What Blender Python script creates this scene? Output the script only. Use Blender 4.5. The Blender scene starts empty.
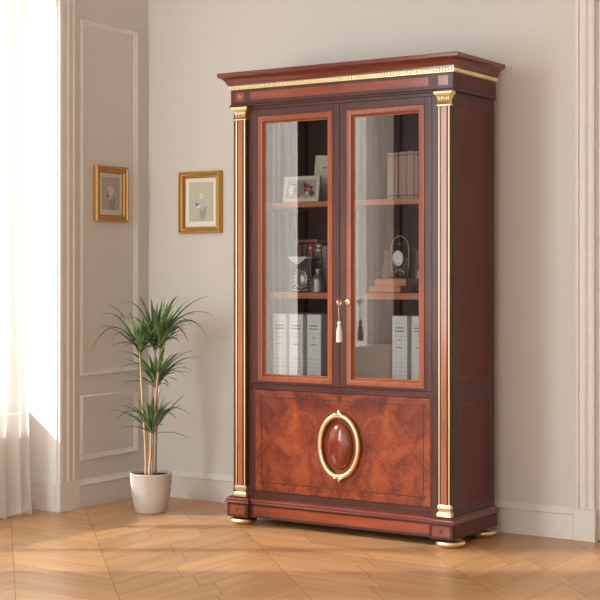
import bpy, bmesh, math, random
from mathutils import Vector, Matrix
PI = math.pi
C = bpy.context.scene.collection
random.seed(7)

# ------------------------------------------------------------------ helpers
def wloc(o):
    v = Vector((0, 0, 0))
    while o is not None:
        v += o.location; o = o.parent
    return v

def obj(name, bm, mats, parent=None, smooth=False, bevel=0, local=False, origin=None):
    """link a bmesh (world coordinates unless local) as ONE object"""
    off = wloc(parent) if (parent and not local) else Vector((0, 0, 0))
    if origin is not None: off = Vector(origin)
    bm.normal_update()
    if off.length > 0: bmesh.ops.translate(bm, verts=bm.verts, vec=-off)
    me = bpy.data.meshes.new(name); bm.to_mesh(me); bm.free()
    for m in (mats if isinstance(mats, (list, tuple)) else [mats]): me.materials.append(m)
    if smooth:
        for p in me.polygons: p.use_smooth = True
        if smooth != 'all':
            me.set_sharp_from_angle(angle=math.radians(38))
    o = bpy.data.objects.new(name, me); C.objects.link(o)
    if parent: o.parent = parent
    if origin is not None: o.location = origin
    if bevel:
        b = o.modifiers.new('bevel', 'BEVEL'); b.width = bevel; b.segments = 2; b.limit_method = 'ANGLE'
        b.angle_limit = math.radians(40)
    return o

def tag(o, label, cat, group=None):
    o['label'] = label; o['category'] = cat
    if group: o['group'] = group
    return o

def thing(name, loc, label, cat, group=None, rz=0):
    o = bpy.data.objects.new(name, None); C.objects.link(o)
    o.location = loc; o.rotation_euler = (0, 0, rz); o.empty_display_size = .05
    return tag(o, label, cat, group)

def struct(o):
    o['kind'] = 'structure'; return o

def box(bm, x0, x1, y0, y1, z0, z1, mi=0):
    vs = [bm.verts.new((x, y, z)) for x in (x0, x1) for y in (y0, y1) for z in (z0, z1)]
    fs = []
    for a in ((0, 1, 3, 2), (4, 6, 7, 5), (0, 4, 5, 1), (2, 3, 7, 6), (0, 2, 6, 4), (1, 5, 7, 3)):
        f = bm.faces.new([vs[i] for i in a]); f.material_index = mi; fs.append(f)
    return vs

def BX(*boxes):
    bm = bmesh.new()
    for b in boxes: box(bm, *b)
    return bm

def loft(bm, loops, close_loop=True, cap0=False, cap1=False, mi=0):
    L = [[bm.verts.new(p) for p in lp] for lp in loops]
    n = len(L[0])
    for a, b in zip(L[:-1], L[1:]):
        for i in range(n if close_loop else n - 1):
            j = (i + 1) % n
            f = bm.faces.new((a[i], a[j], b[j], b[i])); f.material_index = mi
    if cap0: bm.faces.new(L[0][::-1]).material_index = mi
    if cap1: bm.faces.new(L[-1]).material_index = mi
    return L

def fixn(bm):
    bmesh.ops.recalc_face_normals(bm, faces=bm.faces); return bm

def lathe(bm, prof, cx=0, cy=0, n=40, mi=0, cap0=True, cap1=True, sx=1, sy=1):
    loops = [[(cx + sx * r * math.cos(2 * PI * i / n), cy + sy * r * math.sin(2 * PI * i / n), z) for i in range(n)] for r, z in prof]
    loft(bm, loops, True, cap0, cap1, mi); return fixn(bm)

def tube(bm, pts, r, n=8, closed=False, mi=0):
    pts = [Vector(p) for p in pts]; N = len(pts); loops = []
    rr = r if isinstance(r, (list, tuple)) else [r] * N
    up = None
    for i, p in enumerate(pts):
        if closed: d = pts[(i + 1) % N] - pts[i - 1]
        else: d = pts[min(i + 1, N - 1)] - pts[max(i - 1, 0)]
        d.normalize()
        if up is None:
            up = Vector((0, 0, 1)) if abs(d.z) < .9 else Vector((0, 1, 0))
        s = d.cross(up)
        if s.length < 1e-4: s = d.cross(Vector((1, 0, 0)))
        s.normalize(); u = s.cross(d).normalized(); up = u
        loops.append([p + s * rr[i] * math.cos(2 * PI * k / n) + u * rr[i] * math.sin(2 * PI * k / n) for k in range(n)])
    if closed:
        loops.append(loops[0]); loft(bm, loops); bmesh.ops.remove_doubles(bm, verts=bm.verts, dist=1e-6)
    else: loft(bm, loops, True, True, True, mi)
    return fixn(bm)

def rectframe(bm, plane, a0, a1, b0, b1, c, prof, mi=0, out=-1):
    """mitred moulding round a rectangle. plane 'y' : a=x, b=z, c = y of the wall; plane 'x' : a=y, b=z, c = x.
    prof = [(inset from outer edge, height out of the plane)]; closed profile back to the plane"""
    loops = []
    for d, h in prof:
        q = [(a0 + d, b0 + d), (a1 - d, b0 + d), (a1 - d, b1 - d), (a0 + d, b1 - d)]
        loops.append([((a, c + out * h, b) if plane == 'y' else (c + out * h, a, b)) for a, b in q])
    loft(bm, loops); return fixn(bm)

# ------------------------------------------------------------------ materials
def new_mat(name):
    m = bpy.data.materials.new(name); m.use_nodes = True
    nt = m.node_tree; return m, nt, nt.nodes['Principled BSDF'], nt.nodes, nt.links

def setp(b, **k):
    for key, v in k.items():
        b.inputs[key.replace('_', ' ')].default_value = v

def plain(name, col, rough=.5, metal=0, bump=0, bscale=200, **k):
    m, nt, b, N, L = new_mat(name)
    setp(b, Base_Color=(*col, 1), Roughness=rough, Metallic=metal, **k)
    tc = N.new('ShaderNodeTexCoord'); nz = N.new('ShaderNodeTexNoise'); nz.inputs['Scale'].default_value = bscale
    L.new(tc.outputs['Object'], nz.inputs['Vector'])
    mx = N.new('ShaderNodeMix'); mx.data_type = 'RGBA'
    mx.inputs['A'].default_value = (*[c * .94 for c in col], 1); mx.inputs['B'].default_value = (*[min(1, c * 1.06) for c in col], 1)
    L.new(nz.outputs['Fac'], mx.inputs['Factor']); L.new(mx.outputs['Result'], b.inputs['Base Color'])
    if bump:
        bp = N.new('ShaderNodeBump'); bp.inputs['Strength'].default_value = bump; bp.inputs['Distance'].default_value = .002
        L.new(nz.outputs['Fac'], bp.inputs['Height']); L.new(bp.outputs['Normal'], b.inputs['Normal'])
    return m

def ramp(N, stops):
    r = N.new('ShaderNodeValToRGB'); e = r.color_ramp.elements
    while len(e) > 1: e.remove(e[-1])
    e[0].position = stops[0][0]; e[0].color = (*stops[0][1], 1)
    for p, c in stops[1:]:
        q = e.new(p); q.color = (*c, 1)
    return r

def wood(name, dark, light, axis='z', rough=.28, coat=.6, scale=1.0):
    m, nt, b, N, L = new_mat(name)
    tc = N.new('ShaderNodeTexCoord'); mp = N.new('ShaderNodeMapping')
    s = {'x': (3, 45, 45), 'y': (45, 3, 45), 'z': (45, 45, 3), 'h': (3.5, 3.5, 60)}[axis]
    mp.inputs['Scale'].default_value = [v * scale for v in s]
    L.new(tc.outputs['Object'], mp.inputs['Vector'])
    nz = N.new('ShaderNodeTexNoise'); nz.inputs['Scale'].default_value = 1; nz.inputs['Detail'].default_value = 6
    nz.inputs['Distortion'].default_value = .6
    L.new(mp.outputs['Vector'], nz.inputs['Vector'])
    r = ramp(N, [(.3, dark), (.7, light)])
    L.new(nz.outputs['Fac'], r.inputs['Fac']); L.new(r.outputs['Color'], b.inputs['Base Color'])
    setp(b, Roughness=rough, Coat_Weight=coat, Coat_Roughness=.12, Specular_IOR_Level=.32)
    return m

def burl(name):
    m, nt, b, N, L = new_mat(name)
    tc = N.new('ShaderNodeTexCoord'); sp = N.new('ShaderNodeSeparateXYZ'); L.new(tc.outputs['Object'], sp.inputs[0])
    ab = N.new('ShaderNodeMath'); ab.operation = 'ABSOLUTE'; L.new(sp.outputs['X'], ab.inputs[0])
    cb = N.new('ShaderNodeCombineXYZ'); L.new(ab.outputs[0], cb.inputs['X']); L.new(sp.outputs['Z'], cb.inputs['Z'])
    n1 = N.new('ShaderNodeTexNoise'); n1.inputs['Scale'].default_value = 6; n1.inputs['Detail'].default_value = 8
    n1.inputs['Distortion'].default_value = 1.4; n1.inputs['Roughness'].default_value = .62
    L.new(cb.outputs[0], n1.inputs['Vector'])
    n2 = N.new('ShaderNodeTexNoise'); n2.inputs['Scale'].default_value = 38; n2.inputs['Detail'].default_value = 6
    n2.inputs['Distortion'].default_value = 2.5
    L.new(cb.outputs[0], n2.inputs['Vector'])
    mx = N.new('ShaderNodeMix'); mx.inputs['Factor'].default_value = .3
    L.new(n1.outputs['Fac'], mx.inputs['A']); L.new(n2.outputs['Fac'], mx.inputs['B'])
    r = ramp(N, [(.34, (.075, .012, .006)), (.45, (.16, .027, .010)), (.56, (.26, .052, .016)), (.70, (.36, .088, .027))])
    L.new(mx.outputs['Result'], r.inputs['Fac']); L.new(r.outputs['Color'], b.inputs['Base Color'])
    setp(b, Roughness=.32, Coat_Weight=.25, Coat_Roughness=.1, Specular_IOR_Level=.35)
    return m

def glass_mat(name, ior=1.5, tint=(1, 1, 1), mirror=0.0):
    m = bpy.data.materials.new(name); m.use_nodes = True; nt = m.node_tree; N = nt.nodes; L = nt.links
    N.clear(); out = N.new('ShaderNodeOutputMaterial'); t = N.new('ShaderNodeBsdfTransparent'); g = N.new('ShaderNodeBsdfGlossy')
    t.inputs['Color'].default_value = (*tint, 1); g.inputs['Roughness'].default_value = .015
    f = N.new('ShaderNodeFresnel'); f.inputs['IOR'].default_value = ior
    ad = N.new('ShaderNodeMath'); ad.operation = 'ADD'; ad.inputs[1].default_value = mirror; L.new(f.outputs[0], ad.inputs[0])
    mx = N.new('ShaderNodeMixShader'); L.new(ad.outputs[0], mx.inputs[0]); L.new(t.outputs[0], mx.inputs[1]); L.new(g.outputs[0], mx.inputs[2])
    L.new(mx.outputs[0], out.inputs[0]); return m

def sheer_mat(name):
    m = bpy.data.materials.new(name); m.use_nodes = True; nt = m.node_tree; N = nt.nodes; L = nt.links
    N.clear(); out = N.new('ShaderNodeOutputMaterial')
    d = N.new('ShaderNodeBsdfDiffuse'); d.inputs['Color'].default_value = (.9, .88, .84, 1)
    tl = N.new('ShaderNodeBsdfTranslucent'); tl.inputs['Color'].default_value = (.80, .80, .79, 1)
    tr = N.new('ShaderNodeBsdfTransparent')
    a = N.new('ShaderNodeMixShader'); a.inputs[0].default_value = .40
    L.new(d.outputs[0], a.inputs[1]); L.new(tl.outputs[0], a.inputs[2])
    wv = N.new('ShaderNodeTexNoise'); wv.inputs['Scale'].default_value = 30
    mr = N.new('ShaderNodeMapRange'); mr.inputs['To Min'].default_value = .22; mr.inputs['To Max'].default_value = .36
    L.new(wv.outputs['Fac'], mr.inputs['Value'])
    b = N.new('ShaderNodeMixShader'); L.new(mr.outputs[0], b.inputs[0])
    L.new(a.outputs[0], b.inputs[1]); L.new(tr.outputs[0], b.inputs[2]); L.new(b.outputs[0], out.inputs[0]); return m

M = {}
M['wall'] = plain('wall_paint', (.66, .62, .57), .75, bump=.05, bscale=120)
M['trim'] = plain('trim_paint', (.74, .695, .645), .45, bscale=20)
M['reveal'] = plain('reveal_paint', (.82, .79, .75), .6, bscale=20)
M['ceiling'] = plain('ceiling_paint', (.8, .78, .75), .9)
M['dark'] = wood('dark_stained_mahogany', (.050, .015, .009), (.088, .027, .016), 'z', .36, .1)
M['darkx'] = wood('dark_stained_mahogany_rail', (.050, .015, .009), (.088, .027, .016), 'h', .36, .1)
M['red'] = wood('red_mahogany', (.21, .05, .018), (.31, .078, .028), 'z', .32, .3)
M['redx'] = wood('red_mahogany_rail', (.19, .035, .015), (.31, .062, .025), 'x', .28, .55)
M['cornice'] = wood('cornice_mahogany', (.12, .02, .011), (.18, .032, .017), 'h', .26, .6)
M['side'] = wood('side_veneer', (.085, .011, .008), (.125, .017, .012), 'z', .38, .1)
M['shelf'] = wood('shelf_wood', (.45, .14, .05), (.6, .2, .08), 'x', .4, .2)
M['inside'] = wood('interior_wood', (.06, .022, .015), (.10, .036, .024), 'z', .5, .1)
M['fluting'] = wood('pilaster_veneer', (.33, .095, .04), (.46, .15, .065), 'z', .3, .4)
M['burl'] = burl('burl_veneer')
M['line'] = plain('ebony_stringing', (.03, .012, .008), .35)
M['gold'] = plain('gilt_bronze', (.82, .66, .38), .34, 1, bump=.12, bscale=90)
M['gold_frame'] = plain('gilt_frame', (.55, .33, .09), .42, .75, bump=.1, bscale=60)
M['gold_frame2'] = plain('dull_gilt_frame', (.50, .27, .08), .5, .55, bump=.1, bscale=60)
M['mat'] = plain('picture_mount', (.80, .76, .67), .9)
M['art'] = plain('picture_paper', (.55, .51, .40), .9, bscale=15)
M['artline'] = plain('picture_dark_line', (.44, .41, .33), .9)  # darker tone for the print border and painted ground
M['blue'] = plain('painted_blue_grey', (.33, .36, .36), .9, bscale=40)
M['blue2'] = plain('painted_pale_blue', (.5, .52, .52), .9)
M['ash'] = plain('painted_dark_leaf', (.2, .2, .19), .9)
M['pinkpaint'] = plain('painted_pink', (.72, .42, .33), .9)
M['cream'] = plain('painted_cream', (.78, .72, .62), .9)
M['pglass'] = glass_mat('picture_glass', 1.12)
M['glass'] = glass_mat('cabinet_glass', 1.6, mirror=.11)
M['wglass'] = glass_mat('window_glass', 1.35)
M['sheer'] = sheer_mat('sheer_curtain')
M['pot'] = plain('matt_ceramic', (.58, .53, .47), .55, bscale=8)
M['soil'] = plain('soil', (.06, .035, .02), .95, bump=1, bscale=120)
M['stem'] = plain('cane', (.45, .31, .20), .7, bump=.4, bscale=60)
M['paper'] = plain('binder_cover', (.88, .87, .83), .55)
M['print'] = plain('grey_print', (.33, .32, .30), .7)
M['pages'] = plain('book_pages', (.62, .52, .38), .9)
M['tanbook'] = plain('rose_tan_cloth', (.50, .33, .27), .8, bump=.2, bscale=300)
M['tanband'] = plain('rose_brown_cloth', (.3, .15, .11), .8)
M['orange'] = plain('terracotta_cloth', (.66, .30, .15), .75, bump=.2, bscale=300)
M['leather'] = plain('brown_leather', (.10, .042, .026), .5, bump=.2, bscale=100)
M['leather2'] = plain('red_brown_leather', (.26, .075, .04), .5, bump=.2, bscale=100)
M['olive'] = plain('olive_leather', (.13, .085, .045), .5, bump=.2, bscale=100)
M['greyb'] = plain('grey_cloth', (.3, .26, .23), .8)
M['brass'] = plain('dull_brass', (.45, .33, .14), .4, .8)
M['silver'] = plain('worn_silver', (.55, .52, .48), .35, .85, bump=.3, bscale=60)
M['pewter'] = plain('pewter', (.42, .38, .35), .35, .7)
M['black'] = plain('black_lacquer', (.04, .033, .03), .35)
M['creamframe'] = plain('cream_photo_frame', (.74, .68, .48), .5)
M['photo'] = plain('photo_ground', (.42, .36, .38), .4, bscale=60)
M['photored'] = plain('photo_red', (.36, .06, .09), .4)
M['photodark'] = plain('photo_dark', (.06, .03, .03), .4)
M['egg'] = plain('white_enamel', (.86, .85, .80), .3)
M['tassel'] = plain('pale_tassel_thread', (.74, .66, .60), .85, bump=.5, bscale=400)
M['glasswhite'] = plain('frosted_glass', (.5, .46, .42), .2, 0)
M['doorp'] = plain('door_paint', (.70, .63, .56), .45)

m, nt, b, N, L = new_mat('leaf_green')
tc = N.new('ShaderNodeTexCoord'); nz = N.new('ShaderNodeTexNoise'); nz.inputs['Scale'].default_value = 14
L.new(tc.outputs['Object'], nz.inputs['Vector'])
r = ramp(N, [(.33, (.05, .11, .035)), (.52, (.11, .20, .07)), (.68, (.24, .33, .15))])
L.new(nz.outputs['Fac'], r.inputs['Fac']); L.new(r.outputs['Color'], b.inputs['Base Color'])
setp(b, Roughness=.4); b.inputs['Subsurface Weight'].default_value = 0
M['leaf'] = m

# floor: chevron oak
m, nt, b, N, L = new_mat('oak_parquet')
at = N.new('ShaderNodeAttribute'); at.attribute_name = 'tone'
u1 = N.new('ShaderNodeUVMap'); u1.uv_map = 'grain'; u2 = N.new('ShaderNodeUVMap'); u2.uv_map = 'edge'
mp = N.new('ShaderNodeMapping'); mp.inputs['Scale'].default_value = (1.6, 14, 1); L.new(u1.outputs[0], mp.inputs['Vector'])
nz = N.new('ShaderNodeTexNoise'); nz.inputs['Scale'].default_value = 1; nz.inputs['Detail'].default_value = 6; nz.inputs['Distortion'].default_value = .5
L.new(mp.outputs[0], nz.inputs['Vector'])
r = ramp(N, [(.3, (.50, .27, .12)), (.5, (.585, .325, .15)), (.72, (.66, .385, .185))])
L.new(nz.outputs['Fac'], r.inputs['Fac'])
hs = N.new('ShaderNodeHueSaturation')
mr = N.new('ShaderNodeMapRange'); mr.inputs['To Min'].default_value = .86; mr.inputs['To Max'].default_value = 1.10
L.new(at.outputs['Fac'], mr.inputs['Value']); L.new(mr.outputs[0], hs.inputs['Value']); L.new(r.outputs['Color'], hs.inputs['Color'])
sp = N.new('ShaderNodeSeparateXYZ'); L.new(u2.outputs[0], sp.inputs[0])
mn = N.new('ShaderNodeMath'); mn.operation = 'MINIMUM'; L.new(sp.outputs['X'], mn.inputs[0]); L.new(sp.outputs['Y'], mn.inputs[1])
mr2 = N.new('ShaderNodeMapRange'); mr2.inputs['From Min'].default_value = .0006; mr2.inputs['From Max'].default_value = .0022
L.new(mn.outputs[0], mr2.inputs['Value'])
mx = N.new('ShaderNodeMix'); mx.data_type = 'RGBA'; mx.inputs['A'].default_value = (.17, .075, .03, 1)
L.new(mr2.outputs[0], mx.inputs['Factor']); L.new(hs.outputs[0], mx.inputs['B']); L.new(mx.outputs['Result'], b.inputs['Base Color'])
setp(b, Roughness=.34, Specular_IOR_Level=.45)
M['floor'] = m

# ------------------------------------------------------------------ floor
XR, YF, ZC = 6.6, -8.4, 3.15
def build_floor():
    bm = bmesh.new(); g = bm.loops.layers.uv.new('grain'); e = bm.loops.layers.uv.new('edge')
    t = bm.loops.layers.float_color.new('tone')
    S = .235; r2 = math.sqrt(2)
    us = [-7.0, -6.28, -5.56, -4.84, -4.12, -3.4, -2.68, -1.96, -1.24, -.77, -.38, .34, 1.06, 1.78, 2.5, 3.22, 3.94, 4.66, 5.38]
    rf = random.Random(5); half = {}
    for k in range(len(us) - 1):
        sgn = 1 if k % 2 == 0 else -1
        for j in range(-75, 25):
            cut = rf.uniform(.3, .7) if us[k + 1] - us[k] > .5 else None
            segs = [(0, 1)] if cut is None else [(0, cut), (cut, 1)]
            for (sa, sb) in segs:
                Wc = us[k + 1] - us[k]; W = Wc * (sb - sa); u0 = us[k] + Wc * sa
                v0 = j * S + sgn * Wc * sa
                q = [(u0, v0), (u0 + W, v0 + sgn * W), (u0 + W, v0 + S + sgn * W), (u0, v0 + S)]
                P = [((u - v) / r2, (u + v) / r2, 0) for u, v in q]
                if max(p[0] for p in P) < 0 or min(p[0] for p in P) > XR or min(p[1] for p in P) > 0 or max(p[1] for p in P) < YF: continue
                f = bm.faces.new([bm.verts.new(p) for p in P])
                tone = rf.random(); o1, o2 = rf.random() * 50, rf.random() * 50
                w = S / r2; ln = W * r2
                G = [(0, 0), (ln, 0), (ln + w, w), (w, w)]
                for li, (gx, gy) in zip(f.loops, G):
                    li[g].uv = (gx + o1, gy + o2); li[t] = (tone,) * 3 + (1,)
                half[f] = W
    # sub-split so the edge distance is linear: one centre vertex per plank
    for f in list(bm.faces):
        ls = list(f.loops); c = f.calc_center_median(); cv = bm.verts.new(c)
        gc = sum((l[g].uv for l in ls), Vector((0, 0))) / 4; tn = ls[0][t].copy()
        dat = [(l.vert, l[g].uv.copy()) for l in ls]
        ed = (half[f] / 2, S / r2 / 2)
        for i in range(4):
            (va, ga), (vb, gb) = dat[i], dat[(i + 1) % 4]
            nf = bm.faces.new((va, vb, cv))
            dist = ed[1] if i % 2 == 0 else ed[0]
            for l, uv, d in zip(nf.loops, (ga, gb, gc), (0, 0, dist)):
                l[g].uv = uv; l[e].uv = (d, d); l[t] = tn
        bm.faces.remove(f)
    for co, no in (((0, 0, 0), (-1, 0, 0)), ((XR, 0, 0), (1, 0, 0)), ((0, 0, 0), (0, 1, 0)), ((0, YF, 0), (0, -1, 0))):
        bmesh.ops.bisect_plane(bm, geom=bm.verts[:] + bm.edges[:] + bm.faces[:], plane_co=co, plane_no=no, clear_outer=True)
    # board continues under the window reveals
    for (x0, x1, y0, y1) in ((-.2, 0, -2.56, -.752),):
        f = bm.faces.new([bm.verts.new(p) for p in ((x0, y0, 0), (x1, y0, 0), (x1, y1, 0), (x0, y1, 0))])
        for l in f.loops: l[g].uv = (l.vert.co.y, l.vert.co.x); l[e].uv = (1, 1); l[t] = (.5, .5, .5, 1)
    for f in bm.faces:
        if f.normal.z < 0: f.normal_flip()
    bm.normal_update()
    for f in bm.faces:
        if f.normal.z < 0: f.normal_flip()
    struct(obj('floor', bm, M['floor']))
build_floor()

# ------------------------------------------------------------------ walls
WT = .4
WIN = [(-2.56, -.752, .0, 2.95), (-3.84, -3.20, .74, 2.95), (-6.2, -4.5, .5, 2.95)]   # y0, y1, sill, head
bm = BX((-WT, 0, YF, -6.2, 0, ZC), (-WT, 0, -4.5, -3.84, 0, ZC), (-WT, 0, -.752, .2, 0, ZC))
loft(bm, [[(x, y, z) for x, y in ((0, -3.2), (0, -2.56), (-.27, -2.95), (-WT, -2.95), (-WT, -3.2))] for z in (0, ZC)], True, True, True)
for y0, y1, s, h in WIN:
    box(bm, -WT, 0, y0, y1, h, ZC)
box(bm, -WT, -.205, -2.9, -.752, 0, .5); box(bm, -WT, 0, -3.84, -3.2, 0, .74); box(bm, -WT, 0, -6.2, -4.5, 0, .5)
struct(obj('wall_left', bm, M['wall']))
DX0, DX1, DH = 2.690, 3.60, 2.72
struct(obj('wall_back', BX((0, DX0, 0, .2, 0, ZC), (DX1, XR, 0, .2, 0, ZC), (DX0, DX1, 0, .2, DH, ZC), (DX0, DX1, .06, .2, 0, DH)), M['wall']))
struct(obj('wall_right', BX((XR, XR + .2, YF, 0, 0, ZC)), M['wall']))
struct(obj('wall_front', BX((6.0, XR, YF - .2, YF, 0, ZC)), M['wall']))
struct(obj('ceiling', BX((-WT, XR, YF, .2, ZC, ZC + .1)), M['ceiling']))

# reveal lining of the near window niche (pale)
struct(obj('trim_1', BX((-.205, 0.002, -.758, -.752, 0, 2.95)), M['reveal']))

# windows
for i, (y0, y1, s, h) in enumerate(WIN):
    if i == 0: y0 = -2.94
    s2 = .5 if i == 0 else s
    bm = bmesh.new(); w = .06
    n = max(1, round((y1 - y0) / .7))
    box(bm, -.345, -.285, y0, y0 + w, s2, h); box(bm, -.345, -.285, y1 - w, y1, s2, h)
    box(bm, -.344, -.286, y0 + w, y1 - w, s2, s2 + w); box(bm, -.344, -.286, y0 + w, y1 - w, h - w, h)
    for k in range(1, n):
        yy = y0 + (y1 - y0) * k / n; mw_ = .035; box(bm, -.343, -.287, yy - mw_, yy + mw_, s2 + w, h - w)
    fr = struct(obj('window_%d' % (i + 1), bm, M['trim']))
    pn = obj('window_pane', BX((-.317, -.313, y0 + w, y1 - w, s2 + w, h - w)), M['wglass'], fr)
    if i == 0:
        sl = struct(obj('trim_2', BX((-.285, -.19, -2.8, y1, .5, .518)), M['trim'], bevel=.003))

# casing at the edge of the near window + plinth
def casing(bm, axis, a0, a1, z0, z1, c, out):
    """fluted pilaster strip: profile across a0..a1"""
    w = a1 - a0
    prof = [(0, 0), (0, .022), (.16, .024), (.2, .016), (.46, .014), (.50, .020), (.56, .022), (.62, .018), (.66, .014), (.86, .012), (.9, .018), (1, .014), (1, 0)]
    loops = []
    for z in (z0, z1):
        loops.append([((a0 + p * w, c + out * h, z) if axis == 'y' else (c + out * h, a0 + p * w, z)) for p, h in prof])
    loft(bm, loops, False); return fixn(bm)
bm = bmesh.new(); casing(bm, 'x', -.752, -.622, .15, 2.99, 0, 1)
struct(obj('trim_3', bm, M['trim'], smooth=True))
bm = BX((0, .032, -.765, -.606, 0, .15), (-.2, .0, -.768, -.758, 0, .145)); struct(obj('trim_4', bm, M['trim'], bevel=.003))

def base_prof(bm, axis, a0, a1, c, out):
    prof = [(0, 0), (.016, 0), (.016, .116), (.025, .119), (.026, .123), (.024, .127), (.014, .136), (.010, .144), (.008, .149), (0, .150)]
    loops = []
    for a in (a0, a1):
        loops.append([((a, c + out * d, z) if axis == 'y' else (c + out * d, a, z)) for d, z in prof])
    loft(bm, loops, True, True, True); return fixn(bm)
bm = bmesh.new(); base_prof(bm, 'y', .0, 2.582, 0, -1); struct(obj('baseboard_back', bm, M['trim'], smooth=True))
bm = bmesh.new(); base_prof(bm, 'x', -.606, -.02, 0, 1); struct(obj('baseboard_left', bm, M['trim'], smooth=True))
bm = bmesh.new(); base_prof(bm, 'y', 3.73, XR, 0, -1); struct(obj('baseboard_right', bm, M['trim'], smooth=True))
bm = bmesh.new()
for a, bb in ((-3.20, -2.56), (-4.5, -3.84), (YF, -6.2)): base_prof(bm, 'x', a, bb, 0, 1)
struct(obj('trim_5', bm, M['trim'], smooth=True))

# unseen dark panels added between the windows to darken the cabinet glass reflections
M['refl_dark'] = wood('reflection_dark_panel', (.014, .009, .007), (.024, .015, .011), 'z', .8, .0)
M['refl_dark'].node_tree.nodes['Principled BSDF'].inputs['Specular IOR Level'].default_value = .15
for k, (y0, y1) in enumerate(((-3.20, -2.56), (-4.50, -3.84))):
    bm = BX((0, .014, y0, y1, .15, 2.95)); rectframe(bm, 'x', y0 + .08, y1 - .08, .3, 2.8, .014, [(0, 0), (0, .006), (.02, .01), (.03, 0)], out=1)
    struct(obj('trim_%d' % (10 + k), bm, M['refl_dark']))
# panel mouldings on the left wall
PM = [(0, 0), (0, .006), (.004, .012), (.010, .014), (.015, .010), (.019, .009), (.023, .006), (.030, .004), (.032, 0)]
for i, (z0, z1) in enumerate(((.704, 2.615), (.25, .600))):
    bm = bmesh.new(); rectframe(bm, 'x', -.573, -.095, z0, z1, 0, PM, out=1)
    struct(obj('trim_%d' % (6 + i), bm, M['trim'], smooth=True))

# doorway on the right of the back wall
bm = bmesh.new(); casing(bm, 'y', 2.590, 2.680, .15, DH + .09, 0, -1); casing(bm, 'y', 3.613, 3.713, .15, DH + .09, 0, -1)
box(bm, 2.590, 3.713, -.026, 0, DH + .0, DH + .11)
struct(obj('trim_8', bm, M['trim'], smooth=True))
struct(obj('trim_9', BX((2.582, 2.690, -.032, 0, 0, .15), (3.605, 3.73, -.032, 0, 0, .15)), M['trim'], bevel=.003))
bm = BX((DX0 + .001, DX1 - .001, .006, .055, .006, DH - .002))
for z0, z1 in ((.2, 1.0), (1.15, 2.55)):
    rectframe(bm, 'y', DX0 + .13, DX1 - .13, z0, z1, .006, PM)
struct(obj('trim_12', BX((DX0, DX1, 0, .06, -.02, .004)), M['floor']))
dr = struct(obj('door_1', bm, M['doorp'], smooth=True))
bm = bmesh.new(); tube(bm, [(3.52, .012, 1.05), (3.52, -.045, 1.05), (3.42, -.05, 1.05)], .009); obj('door_handle', bm, M['brass'], dr, smooth=True)

# ------------------------------------------------------------------ curtains
def curtain(y0, y1, z1, x, label, ph, mean=.085, hem_out=0):
    bm = bmesh.new(); n = int((y1 - y0) / .0075); nz = 26; loops = []
    for j in range(nz + 1):
        z = .006 + (z1 - .006) * j / nz
        row = []
        for i in range(n + 1):
            y = y0 + (y1 - y0) * i / n
            a = 2 * PI * y / mean + ph
            fl = 1 + .35 * (1 - j / nz) ** 2
            xx = x + (.016 * math.sin(a + .5 * math.sin(y * 9 + ph)) + .009 * math.sin(a * .43 + 1.3 * ph + .25 * z)) * fl + hem_out * (1 - j / nz) ** 3
            zz = z + (.010 * math.sin(a * .5) if j == 0 else 0) + (.006 if j == 0 else 0)
            row.append((xx, y + .012 * math.sin(z * 1.7 + y * 11), zz))
        loops.append(row)
    loft(bm, loops, False)
    o = obj('curtain', bm, M['sheer'], smooth='all', origin=(x, (y0 + y1) / 2, 0))
    return tag(o, label, 'curtain', 'sheer white curtains')
curtain(-1.68, -.86, 2.90, -.075, 'white sheer floor-length curtain at the left edge, hanging nearest the room corner', .4, hem_out=.02)
curtain(-2.63, -1.70, 2.90, -.075, 'white sheer curtain seen as a pale reflection in the left glass door', 1.1)
curtain(-3.83, -3.21, 2.90, -.10, 'white sheer curtain seen as a pale reflection in the right glass door', 2.0)
bpy.data.objects['curtain.002'].location.x = -.10

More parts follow.
